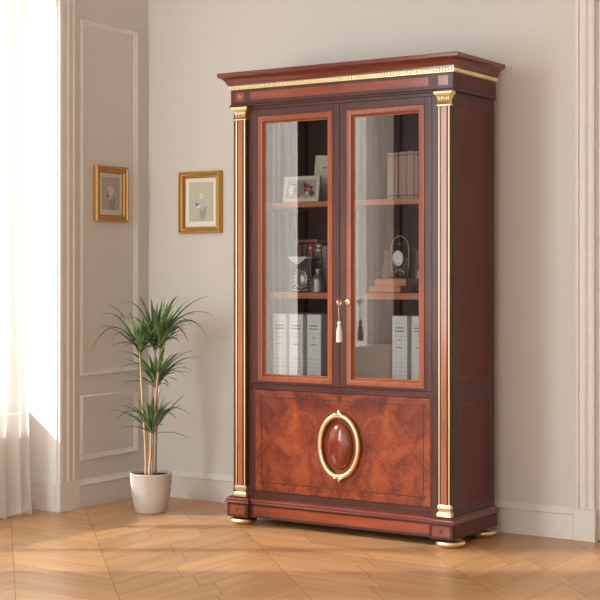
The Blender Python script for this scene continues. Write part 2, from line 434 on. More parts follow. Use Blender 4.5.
# ------------------------------------------------------------------ pictures
def picture(name, plane, a0, a1, z0, z1, depth, fm, label, ornate):
    # built in local coordinates, a to the right, facing out of the wall
    ac = (a0 + a1) / 2; root = thing(name, (ac, 0, z0) if plane == 'y' else (0, ac, z0), label, 'picture', 'framed botanical prints')
    w, h = (a1 - a0) / 2, z1 - z0
    def P(bm):
        if plane == 'x':
            for v in bm.verts:
                x, y, z = v.co; v.co = (-y, x, z)
        return fixn(bm)
    fw = .036
    bm = bmesh.new()
    prof = [(0, 0), (0, depth * .8), (.004, depth), (.010, depth), (.014, depth * .72), (.020, depth * .66), (.026, depth * .80), (.030, depth * .8), (fw, depth * .45), (fw, .004)]
    rectframe(bm, 'y', -w, w, 0, h, 0, prof); obj('frame', P(bm), fm, root, smooth=True, local=True)
    bm = BX((-w + .02, w - .02, -.008, -.004, .02, h - .02)); obj('mount', P(bm), M['mat'], root, local=True)
    mw = .026 + fw
    bm = BX((-w + mw, w - mw, -.010, -.008, mw + .004, h - mw + .002)); art = obj('print', P(bm), M['art'], root, local=True)
    aw = w - mw
    def ell(cx, cz, rx, rz, mt, nm, lay, rot=0):
        bm = bmesh.new(); y = -.0104 - lay * .0003
        n = 20
        top = []
        for i in range(n):
            a = 2 * PI * i / n; px, pz = rx * math.cos(a), rz * math.sin(a)
            top.append(bm.verts.new((cx + px * math.cos(rot) - pz * math.sin(rot), y, cz + px * math.sin(rot) + pz * math.cos(rot))))
        bm.faces.new(top); obj(nm, P(bm), mt, art, local=True)
    H0 = h
    ell(.012, H0 * .34, .021, .042, M['blue'], 'painted_vase', 0)
    ell(.010, H0 * .43, .012, .022, M['blue2'], 'painted_vase_neck', 1)
    ell(-.002, H0 * .52, .016, .020, M['blue2'] if ornate else M['cream'], 'painted_flower', 2)
    ell(.004, H0 * .60, .014, .014, M['cream'], 'painted_flower', 3)
    ell(.005, H0 * .60, .006, .007, M['pinkpaint'], 'painted_flower', 4)
    ell(-.024, H0 * .46, .014, .005, M['ash'], 'painted_leaf', 5, .5)
    ell(-.030, H0 * .47, .004, .014, M['ash'], 'painted_leaf', 6, .3)
    ell(-.016, H0 * .43, .012, .006, M['cream'], 'painted_flower', 7)
    ell(.034, H0 * .40, .010, .003, M['ash'], 'painted_leaf', 8, .6)
    if not ornate:
        ell(-.016, H0 * .6, .013, .014, M['cream'], 'painted_flower', 9); ell(.018, H0 * .56, .012, .013, M['cream'], 'painted_flower', 10)
    ell(0, H0 * .225, .030, .003, M['artline'], 'painted_ground', 11)
    bm = bmesh.new(); rectframe(bm, 'y', -aw, aw, mw + .004, h - mw + .002, -.010, [(0, 0), (0, .0006), (.002, .0006), (.002, 0)]); obj('print_border', P(bm), M['artline'], root, local=True)
    bm = BX((-w + fw - .002, w - fw + .002, -.0152, -.0142, fw - .002, h - fw + .002)); obj('picture_glass', P(bm), M['pglass'], root, local=True)
    return root
picture('framed_picture', 'y', .240, .528, 1.475, 1.816, .034, M['gold_frame'], 'gilt-framed flower print on the wall beside the tall cabinet, the brighter gold one', True)
picture('framed_picture', 'x', -.466, -.200, 1.536, 1.838, .028, M['gold_frame2'], 'dull gold framed flower print on the panelled wall next to the window', False)

# ------------------------------------------------------------------ cabinet
cab = thing('display_cabinet', (1.5875, -.32, 0), 'tall mahogany display cabinet with gilt mounts and two glass doors against the back wall', 'cabinet')
XL, XRr, YFc, YB = .975, 2.203, -.500, -.085     # carcass
XM = 1.600
def cobj(name, bm, mt, parent=cab, **k): return obj(name, bm, mt, parent, **k)

# carcass : sides, back, top, bottom
SX = .03
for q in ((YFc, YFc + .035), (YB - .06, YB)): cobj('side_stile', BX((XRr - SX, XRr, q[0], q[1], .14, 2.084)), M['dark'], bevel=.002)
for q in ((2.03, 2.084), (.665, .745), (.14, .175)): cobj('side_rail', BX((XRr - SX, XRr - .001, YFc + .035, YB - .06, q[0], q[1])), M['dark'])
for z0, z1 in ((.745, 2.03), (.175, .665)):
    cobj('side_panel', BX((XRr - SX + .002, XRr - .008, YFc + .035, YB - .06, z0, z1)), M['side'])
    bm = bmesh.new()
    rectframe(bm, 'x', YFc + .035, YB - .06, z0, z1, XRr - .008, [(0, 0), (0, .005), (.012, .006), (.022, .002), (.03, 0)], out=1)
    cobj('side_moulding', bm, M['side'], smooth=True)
cobj('side_frame', BX((XL, XL + SX, YFc, YB, .14, 2.084)), M['dark'], bevel=.002)
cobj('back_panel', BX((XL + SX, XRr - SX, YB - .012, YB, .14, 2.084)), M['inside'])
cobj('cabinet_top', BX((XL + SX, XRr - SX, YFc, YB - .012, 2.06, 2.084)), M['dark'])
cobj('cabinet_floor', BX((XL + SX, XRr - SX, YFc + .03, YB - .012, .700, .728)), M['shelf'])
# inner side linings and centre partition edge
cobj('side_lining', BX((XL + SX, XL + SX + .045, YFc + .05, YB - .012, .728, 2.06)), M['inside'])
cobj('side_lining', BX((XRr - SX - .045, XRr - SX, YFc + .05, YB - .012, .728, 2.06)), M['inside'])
cobj('shelf', BX((XL + SX + .045, XRr - SX - .045, -.445, YB - .012, 1.577, 1.604)), M['shelf'], bevel=.002)
cobj('shelf', BX((XL + SX + .045, XRr - SX - .045, -.445, YB - .012, 1.128, 1.158)), M['shelf'], bevel=.002)

# front frame (stiles beside the pilasters, rails)
PLx = (1.000, 1.066); PRx = (2.138, 2.202)
cobj('front_stile', BX((XL, 1.0875, YFc - .02, YFc, .14, 2.084)), M['dark'])
cobj('front_stile', BX((2.0965, XRr, YFc - .02, YFc, .14, 2.084)), M['dark'])
cobj('front_rail', BX((1.0875, 2.0965, YFc - .018, YFc, 2.066, 2.084)), M['darkx'])
cobj('front_rail', BX((1.0875, 2.0965, YFc - .018, YFc, .678, .706)), M['darkx'])
cobj('front_rail', BX((1.0875, 2.0965, YFc - .018, YFc, .14, .176)), M['darkx'])

# pilasters : shaft, two gilt strips, veneer strip, capital, base
for (a, c) in (PLx, PRx):
    y0 = YFc - .02; cxp = (a + c) / 2
    p = cobj('pilaster', BX((a, c, y0 - .022, y0, .195, 2.015)), M['dark'], bevel=.002)
    cobj('veneer_strip', BX((cxp - .014, cxp + .014, y0 - .0255, y0 - .022, .20, 2.012)), M['fluting'], p)
    for s in (-1, 1):
        bm = bmesh.new(); xx = cxp + s * .025
        loft(bm, [[(xx - .0035, y0 - .022, z), (xx - .003, y0 - .025, z), (xx, y0 - .0262, z), (xx + .003, y0 - .025, z), (xx + .0035, y0 - .022, z)] for z in (.20, 2.012)], False)
        cobj('gilt_strip', fixn(bm), M['gold'], p, smooth=True)
    # capital : flaring, with leaves
    bm = bmesh.new()
    prof = [(-.004, 2.012), (.003, 2.014), (.003, 2.020), (-.002, 2.022), (-.002, 2.040), (.003, 2.052), (.008, 2.062), (.014, 2.068), (.016, 2.078), (.013, 2.080)]
    loft(bm, [[(a - o, y0, z), (a - o, y0 - .024 - o, z), (c + o, y0 - .024 - o, z), (c + o, y0, z)] for o, z in prof], True, True, True)
    cp = cobj('capital', fixn(bm), M['gold'], p, smooth=True, bevel=.001)
    bm = bmesh.new()
    for k in range(7):
        lx = a + .006 + (c - a - .012) * k / 6
        tube(bm, [(lx, y0 - .025, 2.022), (lx, y0 - .027, 2.045), (lx + (lx - cxp) * .12, y0 - .036, 2.062)], [.004, .0045, .003], 6)
    cobj('acanthus_leaf', bm, M['gold'], p, smooth='all')
    bm = bmesh.new()
    prof = [(.004, .142), (.004, .156), (.002, .161), (-.002, .166), (-.002, .172), (.001, .177), (.001, .184), (.001, .190), (-.002, .198), (-.002, .202)]
    loft(bm, [[(a - o, y0, z), (a - o, y0 - .024 - o, z), (c + o, y0 - .024 - o, z), (c + o, y0, z)] for o, z in prof], True, True, True)
    cobj('pilaster_base', fixn(bm), M['gold'], p, smooth=True, bevel=.001)

# frieze
FX0, FX1, FYf = .966, 2.210, -.532
cobj('frieze', BX((FX0, FX1, FYf, YB, 2.084, 2.166)), M['darkx'], bevel=.0015)
bm = bmesh.new()
loft(bm, [[(FX0 - o, FYf - o, z), (FX1 + o, FYf - o, z), (FX1 + o, YB, z), (FX0 - o, YB, z)] for o, z in ((0, 2.082), (.005, 2.083), (.006, 2.088), (.003, 2.093), (0, 2.095))], True)
cobj('frieze_moulding', fixn(bm), M['darkx'], smooth=True)
for x0, x1 in ((1.085, 2.085),):
    cobj('frieze_inlay', BX((x0, x1, FYf - .0012, FYf, 2.112, 2.152)), M['redx'])
for cx in (1.022, 2.160):
    q = cobj('frieze_inlay', BX((cx - .026, cx + .026, FYf - .0012, FYf, 2.110, 2.154)), M['redx'])
    bm = bmesh.new()
    n = 8; vs = [bm.verts.new((cx + (.015 if i % 2 == 0 else .008) * math.cos(PI / 4 * i + PI / 4 * 0), FYf - .0018, 2.132 + (.015 if i % 2 == 0 else .008) * math.sin(PI / 4 * i))) for i in range(n)]
    bm.faces.new(vs[::-1]); cobj('star_inlay', bm, M['shelf'], q)
cobj('frieze_inlay', BX((FX1, FX1 + .0012, FYf + .06, YB - .05, 2.112, 2.152)), M['side'])

# bead moulding + cornice
bm = bmesh.new()
loft(bm, [[(FX0 - o, FYf - o, z), (FX1 + o, FYf - o, z), (FX1 + o, YB, z), (FX0 - o, YB, z)] for o, z in ((0, 2.166), (.006, 2.168), (.006, 2.188), (.002, 2.190))], True, True, True)
bd = cobj('gilt_moulding', fixn(bm), M['gold'])
bm = bmesh.new()
def bead(x, y, ax):
    w = .0056
    if ax == 'x': box(bm, x - w, x + w, y - .006, y + .001, 2.171, 2.187)
    else: box(bm, x - .001, x + .006, y - w, y + w, 2.171, 2.187)
nb = 82
for i in range(nb): bead(FX0 + (FX1 - FX0) * (i + .5) / nb, FYf - .006, 'x')
ns = 28
for i in range(ns): bead(FX1 + .006, FYf + (YB - FYf) * (i + .5) / ns, 'y')
o = cobj('bead_row', bm, M['gold'], bd, bevel=.003)
bm = bmesh.new()
prof = [(.004, 2.188), (.012, 2.189), (.013, 2.197), (.018, 2.200), (.021, 2.210), (.029, 2.219), (.040, 2.225), (.047, 2.228), (.048, 2.231), (.050, 2.233), (.050, 2.247), (.047, 2.250)]
loft(bm, [[(FX0 - o, FYf - o, z), (FX1 + o, FYf - o, z), (FX1 + o, YB, z), (FX0 - o, YB, z)] for o, z in prof], True, True, True)
cobj('cornice', fixn(bm), M['cornice'], smooth=True)

# doors
DY0, DY1 = YFc - .022, YFc + .000
def door(x0, x1, name):
    z0, z1 = .708, 2.064; fw, gw = .036, .034
    d = bpy.data.objects.new(name, None); C.objects.link(d); d.parent = cab
    d.location = Vector(((x0 + x1) / 2, -.51, z0)) - cab.location
    def s(nm, a, c, e, f, mt): obj(nm, BX((a, c, DY0, DY1, e, f)), mt, d, bevel=.0012)
    s('door_stile', x0, x0 + fw, z0, z1, M['dark']); s('door_stile', x1 - fw, x1, z0, z1, M['dark'])
    s('door_rail', x0 + fw, x1 - fw, z1 - .034, z1, M['darkx']); s('door_rail', x0 + fw, x1 - fw, z0, z0 + .010, M['darkx'])
    bm = bmesh.new()
    # red moulding
    X0, X1, Z0, Z1 = x0 + fw, x1 - fw, z0 + .010, z1 - .034
    rectframe(bm, 'y', X0, X1, Z0, Z1, DY1, [(0, 0), (0, .023), (.003, .026), (.022, .026), (.027, .023), (.029, .017), (.033, .014), (.034, .0)])
    obj('glazing_frame', bm, M['red'], d, smooth=True)
    bm = bmesh.new()
    rectframe(bm, 'y', X0 + .034, X1 - .034, Z0 + .034, Z1 - .034, DY1, [(0, 0), (0, .012), (.002, .013), (.003, .010), (.003, 0)])
    obj('glazing_bead', bm, M['shelf'], d)
    obj('glass_pane', BX((X0 + .030, X1 - .030, DY1 - .008, DY1 - .005, Z0 + .03, Z1 - .03)), M['glass'], d)
    return d
dl = door(1.088, XM - .0015, 'glass_door'); dr2 = door(XM + .0015, 2.096, 'glass_door')
# brass key plate and key in the right-hand door
kx, kz = 1.648, 1.114
bm = bmesh.new(); lathe(bm, [(.004, -.0), (.012, .0), (.013, .003), (.008, .006), (.004, .006)], n=20)
bmesh.ops.rotate(bm, verts=bm.verts, cent=(0, 0, 0), matrix=Matrix.Rotation(PI / 2, 3, 'X'))
bmesh.ops.translate(bm, verts=bm.verts, vec=(kx, DY0 - .004, kz)); obj('keyhole_plate', bm, M['gold'], dr2, smooth=True)
key = thing('cabinet_key', (kx, DY0 - .006, kz), 'small brass key standing in the lock between the glass doors', 'key')
bm = bmesh.new(); tube(bm, [(kx, DY0 - .008, kz), (kx, DY0 - .040, kz), (kx, DY0 - .068, kz)], .0042, 10)
lathe_b = bmesh.new(); obj('key_shaft', bm, M['gold'], key, smooth=True)
bm = bmesh.new(); yb = DY0 - .082
tube(bm, [(kx, yb + .015 * math.cos(a), kz + .013 * math.sin(a)) for a in [2 * PI * i / 20 for i in range(20)]], .0042, 8, closed=True)
obj('key_bow', bm, M['gold'], key, smooth='all')
lathe_b.free()
ts = thing('key_tassel', (kx, yb, kz - .19), 'pale cream tassel on a cord hanging from the cabinet key', 'tassel')
bm = bmesh.new(); tube(bm, [(kx - .002, yb, kz + .002), (kx - .002, yb, kz - .045), (kx, yb, kz - .092)], .0016, 6); obj('cord', bm, M['tassel'], ts, smooth='all')
bm = bmesh.new(); lathe(bm, [(.002, kz - .086), (.008, kz - .091), (.010, kz - .098), (.007, kz - .105), (.006, kz - .110), (.010, kz - .118), (.012, kz - .124)], kx, yb, 16); obj('tassel_head', bm, M['tassel'], ts, smooth=True)
bm = bmesh.new(); n = 36
loft(bm, [[(kx + (r_ + (.0009 if i % 2 else 0)) * math.cos(2 * PI * i / n), yb + (r_ + (.0009 if i % 2 else 0)) * math.sin(2 * PI * i / n), z) for i in range(n)] for r_, z in ((.0105, kz - .122), (.0125, kz - .140), (.0135, kz - .180), (.0140, kz - .186))], True, True, True)
obj('skirt', fixn(bm), M['tassel'], ts)

# lower burl doors
for k, (x0, x1) in enumerate(((1.110, XM - .0008), (XM + .0008, 2.088))):
    bm = BX((x0, x1, YFc - .022, YFc - .001, .178, .676))
    d = obj('panel_door', bm, M['burl'], cab, origin=None)
    me = d.data
    # object space origin at the middle join so the veneer is book-matched
    for v in me.vertices: v.co += cab.location - Vector((XM, -.5, .42))
    d.location = Vector((XM, -.5, .42)) - cab.location
    ins = .036; y = YFc - .0222; bm = bmesh.new(); w = .0017
    xo = (x0 + ins) if k == 0 else (x1 - ins); xi = x1 if k == 0 else x0
    za, zb = .178 + .042, .676 - .034
    lo, hi = min(xo, xi), max(xo, xi)
    box(bm, lo + .012 * (k == 0), hi - .012 * (k == 1), y - .0006, y + .0004, za - w, za + w); box(bm, lo + .012 * (k == 0), hi - .012 * (k == 1), y - .0006, y + .0004, zb - w, zb + w)
    box(bm, xo - w, xo + w, y - .0006, y + .0004, za + .012, zb - .012)
    for zz in (za, zb):
        tube(bm, [(xo + .0085 * math.cos(a), y, zz + .0085 * math.sin(a)) for a in [2 * PI * i / 16 for i in range(16)]], .0022, 5, closed=True)
    obj('stringing', bm, M['line'], d)
cobj('door_edge', BX((1.088, 1.110, YFc - .021, YFc - .001, .176, .678)), M['dark'])
cobj('door_edge', BX((2.088, 2.096, YFc - .021, YFc - .001, .176, .678)), M['dark'])

# medallion
MX, MZ, MY = 1.604, .428, YFc - .0222
bm = bmesh.new(); n = 64
tube(bm, [(MX + .106 * math.cos(2 * PI * i / n), MY - .014, MZ + .146 * math.sin(2 * PI * i / n)) for i in range(n)], .0125, 12, closed=True)
md = cobj('medallion_ring', bm, M['gold'], smooth='all')
for s in (1, -1):
    bm = bmesh.new()
    zc = MZ + s * .150
    loft(bm, [[(MX + r_ * math.cos(a), MY - .014 + .7 * r_ * math.sin(a), zc + s * h) for a in [2 * PI * i / 12 for i in range(12)]] for r_, h in ((.014, -.016), (.018, -.008), (.016, 0), (.010, .006), (.011, .011), (.006, .018), (.001, .024))], True, True, True)
    for sx in (-1, 1):
        tube(bm, [(MX + sx * .004, MY - .022, zc - s * .002), (MX + sx * .018, MY - .024, zc + s * .004), (MX + sx * .030, MY - .022, zc - s * .008)], [.006, .006, .003], 8)
    cobj('finial', fixn(bm), M['gold'], md, smooth='all')
bm = bmesh.new(); n = 48; loops = []
for j in range(13):
    t = j / 12 * PI / 2
    loops.append([(MX + .072 * math.cos(t) * math.cos(2 * PI * i / n) if j < 12 else MX + .0005 * math.cos(2 * PI * i / n), MY - .036 * math.sin(t), MZ + (.112 * math.cos(t) if j < 12 else .0005) * math.sin(2 * PI * i / n)) for i in range(n)])
loft(bm, loops, True, False, True)
M['boss'] = wood('polished_boss', (.13, .018, .009), (.24, .04, .015), 'z', .2, .6, .5)
cobj('boss', fixn(bm), M['boss'], smooth='all')
for s in (-1, 1): pass

# plinth with blocks under the pilasters
def plinth_outline(o):
    a0, a1, b0, b1 = .958, 1.082, 2.102, 2.218
    yb_, yc = YFc - .052, YFc - .028
    return [(a0 - o, YB), (a0 - o, yb_ - o), (a1 + o, yb_ - o), (a1 + o, yc - o), (b0 - o, yc - o), (b0 - o, yb_ - o), (b1 + o, yb_ - o), (b1 + o, YB)]
bm = bmesh.new()
loft(bm, [[(x, y, z) for x, y in plinth_outline(o)] for o, z in ((0, .040), (0, .110))], True, True, True)
pl = cobj('plinth', fixn(bm), M['darkx'], bevel=.0015)
bm = bmesh.new()
loft(bm, [[(x, y, z) for x, y in plinth_outline(o)] for o, z in ((0, .108), (.010, .110), (.012, .114), (.010, .119), (.005, .122), (.005, .127), (.002, .132), (-.006, .138), (-.012, .142))], True, True, True)
cobj('plinth_moulding', fixn(bm), M['cornice'], smooth=True)
yc = YFc - .028; ybk = YFc - .052
cobj('plinth_inlay', BX((1.10, 2.085, yc - .001, yc, .054, .098)), M['redx'], pl)
for cx in (1.020, 2.160):
    q = cobj('plinth_inlay', BX((cx - .045, cx + .045, ybk - .001, ybk, .052, .100)), M['redx'], pl)
    bm = bmesh.new(); n = 14
    tube(bm, [(cx + .006 * math.cos(2 * PI * i / n), ybk - .0015, .077 + .006 * math.sin(2 * PI * i / n)) for i in range(n)], .002, 5, closed=True)
    cobj('roundel', bm, M['line'], smooth='all')
cobj('plinth_inlay', BX((2.218, 2.219, YFc - .03, YB - .03, .052, .100)), M['side'], pl)
# bun feet
for fx, fy in ((1.010, -.485), (2.172, -.485), (1.010, -.16), (2.172, -.16)):
    bm = bmesh.new()
    lathe(bm, [(.040, .0), (.055, .002), (.067, .010), (.071, .018), (.067, .028), (.054, .034), (.045, .037), (.045, .041)], fx, fy, 40)
    cobj('bun_foot', bm, M['gold'], smooth=True)

# ------------------------------------------------------------------ things in the cabinet
def clone(root, loc, label, rz=None):
    r = root.copy(); C.objects.link(r); r.location = loc; r['label'] = label
    if rz is not None: r.rotation_euler = (0, 0, rz)
    for ch in list(root.children):
        c = ch.copy(); C.objects.link(c); c.parent = r
        for g in ch.children:
            d = g.copy(); C.objects.link(d); d.parent = c
    return r

# white binders (local: x across, front at y=0, depth to +y)
BW, BH, BD = .082, .322, .26
ZB = .728
bin0 = thing('binder', (1.184, -.42, ZB), 'x', 'binder', 'white binders on the bottom shelf')
obj('cover', BX((-BW / 2, BW / 2, 0, BD, 0, BH)), M['paper'], bin0, local=True, bevel=.004)
random.seed(3)
for nm, rows in (('title_print', ((.262, .050, .007, 1), (.247, .054, .007, 1))), ('small_mark', ((.205, .020, .004, 0),)), ('number_print', ((.170, .034, .006, 1),))):
    bm = bmesh.new()
    for z, w, h, gap in rows:
        x = -w / 2
        while x < w / 2 - .002:
            ww = random.uniform(.003, .007) if gap else w
            box(bm, x, min(x + ww, w / 2), -.0008, .0006, z, z + h); x += ww + .0012
    obj(nm, bm, M['print'], bin0, local=True)
for z in (.285, .226, .100, .080, .060, .040): obj('rule_line', BX((-BW / 2 + .008, BW / 2 - .008, -.0005, .0006, z, z + .0012)), M['print'], bin0, local=True)
obj('page_block', BX((-BW / 2 + .004, BW / 2 - .004, .004, BD - .004, BH, BH + .001)), M['pages'], bin0, local=True)
bin0['label'] = 'white binder behind the left glass door, leftmost and half hidden by the curtain reflection'
for x, lb in ((1.283, 'white binder behind the left glass door, the middle one of three'),
              (1.388, 'white binder behind the left glass door, nearest the key and tassel'),
              (1.870, 'white binder behind the right glass door, left of its pair'),
              (1.974, 'white binder behind the right glass door, against the outer frame')):
    clone(bin0, (x, -.42, ZB), lb)

# upright books
def book(x0, x1, z0, h, y, d, mt, bands, label, group, bandmat=None):
    r = thing('book', ((x0 + x1) / 2, y, z0), label, 'book', group); w = (x1 - x0) / 2; t = .0025
    bm = bmesh.new()
    loft(bm, [[(-w, d, z), (-w, .006, z), (-w * .7, .0015, z), (0, 0, z), (w * .7, .0015, z), (w, .006, z), (w, d, z), (w - t, d, z), (w - t, .010, z), (-w + t, .010, z), (-w + t, d, z)] for z in (0, h)], True, True, True)
    obj('cover', fixn(bm), mt, r, local=True, smooth=True)
    obj('pages', BX((-w + t, w - t, .0095, d - .004, .003, h - .003)), M['pages'], r, local=True)
    if bands:
        for f in bands:
            bm = bmesh.new()
            loft(bm, [[(-w - .0004, .006, z), (-w * .7, .0007, z), (0, -.0012, z), (w * .7, .0007, z), (w + .0004, .006, z)] for z in (h * f, h * f + .007)], False)
            obj('spine_band', fixn(bm), bandmat or M['brass'], r, local=True, smooth=True)
    return r
zt = 1.604
tan = [(1.788, 1.826, .222), (1.828, 1.848, .222), (1.852, 1.893, .224), (1.896, 1.933, .226), (1.936, 1.958, .222), (1.962, 1.996, .228)]
tl = ['rose-tan book on the top right shelf, leftmost of the row beside the curtain reflection', 'thin rose-tan book, second from the left in the row behind the right door',
      'thick rose-tan book, third from the left in the upright row behind the right door', 'rose-tan book, fourth from the left in the upright row behind the right door',
      'thin rose-tan book, fifth from the left in the upright row behind the right door', 'rose-tan book, rightmost of the row and cut by the door frame']
for (a, c, h), lb in zip(tan, tl):
    book(a, c, zt, h, -.40, .17, M['tanbook'], (.06, .92), lb, 'rose-tan books on the top right shelf', M['tanband'])
zm = 1.158
lb = ['dark brown leather book above the black ornament, leftmost of the dark books', 'dark brown leather book above the black ornament, second of the dark books',
      'dark red-brown leather book at the back of the middle shelf, touching the gold-banded volume', 'olive leather book with gold spine bands behind the pewter bottle', 'grey cloth book at the back, right of the gold-banded volume']
for (a, c, h, mt, bd_), l_ in zip(((1.205, 1.234, .240, M['leather'], None), (1.236, 1.266, .243, M['leather'], None), (1.268, 1.301, .243, M['leather2'], (.9,)), (1.306, 1.352, .246, M['olive'], (.1, .35, .6, .84, .93)), (1.357, 1.388, .232, M['greyb'], None)), lb):
    book(a, c, zm, h, -.30, .15, mt, bd_, l_, 'leather books on the middle left shelf')

def flat_book(x0, x1, z0, t, y0, d, mt, label, group):
    r = thing('book', ((x0 + x1) / 2, y0, z0), label, 'book', group); w = (x1 - x0) / 2
    bm = bmesh.new()   # spine faces the viewer
    loft(bm, [[(x, d, 0), (x, .008, 0), (x, .001, t * .2), (x, 0, t * .5), (x, .001, t * .8), (x, .008, t), (x, d, t), (x, d, t - .003), (x, .012, t - .003), (x, .012, .003), (x, d, .003)] for x in (-w, w)], True, True, True)
    obj('cover', fixn(bm), mt, r, local=True, smooth=True)
    obj('pages', BX((-w + .003, w - .003, .0118, d - .004, .003, t - .003)), M['pages'], r, local=True)
    return r
flat_book(1.694, 1.868, 1.158, .034, -.41, .14, M['orange'], 'terracotta book lying flat, lower of the two below the clock', 'terracotta books lying flat')
flat_book(1.726, 1.897, 1.192, .034, -.41, .14, M['orange'], 'terracotta book lying flat, upper of the two with the clock stand on it', 'terracotta books lying flat')
flat_book(1.208, 1.334, 1.4045, .022, -.30, .12, M['leather2'], 'red-brown book lying flat across the tops of the dark leather books', 'leather books on the middle left shelf')

# photo frame (cream) and card behind it
def stand_frame(x0, x1, z0, h, y, tilt, label):
    r = thing('photo_frame', ((x0 + x1) / 2, y, z0), label, 'photo frame'); r.rotation_euler = (tilt, 0, 0); w = (x1 - x0) / 2
    bm = bmesh.new(); rectframe(bm, 'y', -w, w, 0, h, 0, [(0, 0), (0, .010), (.002, .012), (.016, .012), (.019, .008), (.019, 0)])
    obj('frame', bm, M['creamframe'], r, local=True)
    obj('backing', BX((-w + .003, w - .003, 0, .004, .003, h - .003)), M['greyb'], r, local=True)
    ph = obj('photograph', BX((-w + .019, w - .019, -.005, 0, .019, h - .019)), M['photo'], r, local=True)
    return r, ph, w
r, ph, w = stand_frame(1.214, 1.424, 1.604, .128, -.425, -.12, 'cream photo frame with a red-toned snapshot on the top left shelf')
def flatpoly(bm, pts, y):
    bm.faces.new([bm.verts.new((x, y, z)) for x, z in pts])
for mt, shapes in ((M['photored'], ((-.035, .060, .016, .022), (0.0, .072, .020, .018), (.030, .078, .017, .014), (.012, .056, .030, .008), (-.02, .040, .012, .018), (.052, .052, .014, .014))),
                   (M['photodark'], ((.055, .070, .012, .008), (.060, .040, .016, .012), (-.03, .088, .03, .004))),
                   (M['cream'], ((-.062, .058, .014, .026), (.018, .046, .026, .009), (.044, .062, .008, .006)))):
    bm = bmesh.new()
    for i, (cx, cz, rx, rz) in enumerate(shapes):
        n = 12; flatpoly(bm, [(cx + rx * math.cos(2 * PI * k / n) * (1 + .2 * math.sin(k * 2.3)), cz + rz * math.sin(2 * PI * k / n)) for k in range(n)][::-1], -.0052 - .0002 * i - (.0012 if mt is M['photodark'] else 0))
    obj('photo_figure', bm, mt, ph, local=True)
# stand leg
bm = BX((-.02, .02, .004, .008, .0, .10)); o = obj('stand', bm, M['greyb'], r, local=True); o.rotation_euler = (.30, 0, 0)
cd = thing('greeting_card', (1.350, -.30, 1.604), 'tall cream card with a line of script leaning behind the photo frame', 'card'); cd.rotation_euler = (-.10, .04, 0)
obj('card', BX((-.052, .052, 0, .003, 0, .240)), M['creamframe'], cd, local=True)
bm = bmesh.new(); tube(bm, [(-.008 + .0012 * i, -.0005, .176 + .004 * math.sin(i * 1.7) + .0002 * i) for i in range(34)], .0009, 5)
obj('script', bm, M['print'], cd, local=True)
bx_ = thing('trinket_box', (1.405, -.22, 1.604), 'small red-brown box on the top left shelf beside the card', 'box')
obj('box_body', BX((-.028, .028, -.02, .05, 0, .10)), M['leather2'], bx_, local=True, bevel=.003)
obj('lid', BX((-.030, .030, -.022, .052, .10, .122)), M['leather'], bx_, local=True, bevel=.003)

# black ornament with silver oval portrait
orn = thing('ornamental_frame', (1.300, -.40, zm), 'black square frame with an ornate silver oval on the middle left shelf', 'ornament'); orn.rotation_euler = (0, 0, 0)
bm = bmesh.new(); box(bm, -.070, .060, 0, .05, 0, .168); obj('body', bm, M['black'], orn, local=True, bevel=.003)
bm = bmesh.new(); n = 40
tube(bm, [(.004 + .034 * math.cos(2 * PI * i / n), -.004, .064 + .042 * math.sin(2 * PI * i / n)) for i in range(n)], .004, 8, closed=True); obj('oval_rim', bm, M['silver'], orn, local=True, smooth='all')
bm = bmesh.new(); n = 30
loft(bm, [[(.004 + rx * math.cos(2 * PI * i / n), y, .064 + rx * 1.3 * math.sin(2 * PI * i / n)) for i in range(n)] for rx, y in ((.030, .0), (.024, -.006), (.010, -.010))], True, False, True)
obj('oval_relief', fixn(bm), M['pewter'], orn, local=True, smooth='all')
bm = bmesh.new()
for i in range(18):
    a = 2 * PI * i / 18; lathe_c = (.004 + .044 * math.cos(a), .064 + .052 * math.sin(a))
    tube(bm, [(lathe_c[0], -.002, lathe_c[1]), (lathe_c[0] + .007 * math.cos(a + .8), -.006, lathe_c[1] + .007 * math.sin(a + .8))], [.005, .0025], 6)
for sx in (-1, 1): tube(bm, [(.004, -.003, .012), (.004 + sx * .02, -.005, .008), (.004 + sx * .046, -.004, .014)], [.006, .005, .003], 6)
obj('scrollwork', bm, M['silver'], orn, local=True, smooth='all')
bm = BX((-.072, .062, -.002, .052, .168, .174)); obj('lid', bm, M['pewter'], orn, local=True)
# pale folded cloth/paper on top hanging down as a triangle
ppr = thing('folded_paper', (1.285, -.40, zm + .174), 'pale folded paper draped over the top of the black ornament', 'paper')
bm = bmesh.new()
pts = [(-.060, 0), (.050, 0), (.030, -.018), (-.004, -.036), (-.030, -.026)]
loft(bm, [[(x, y, z + .001) for x, z in pts] for y in (-.0045, -.003)], True, True, True)
box(bm, -.060, .050, -.0045, .030, .001, .003)
obj('paper_sheet', fixn(bm), M['cream'], ppr, local=True)

# pewter bottle
bt = thing('pewter_bottle', (1.402, -.40, zm), 'grey pewter bottle with a round shoulder beside the black ornament', 'bottle')
bm = bmesh.new(); lathe(bm, [(.030, 0), (.036, .003), (.037, .010), (.036, .055), (.037, .060), (.035, .066), (.028, .080), (.018, .088), (.014, .094), (.014, .104)], n=32); obj('body', bm, M['pewter'], bt, local=True, smooth=True)
bm = bmesh.new(); lathe(bm, [(.016, .104), (.018, .107), (.017, .114), (.010, .117)], n=24); obj('stopper', bm, M['silver'], bt, local=True, smooth=True)

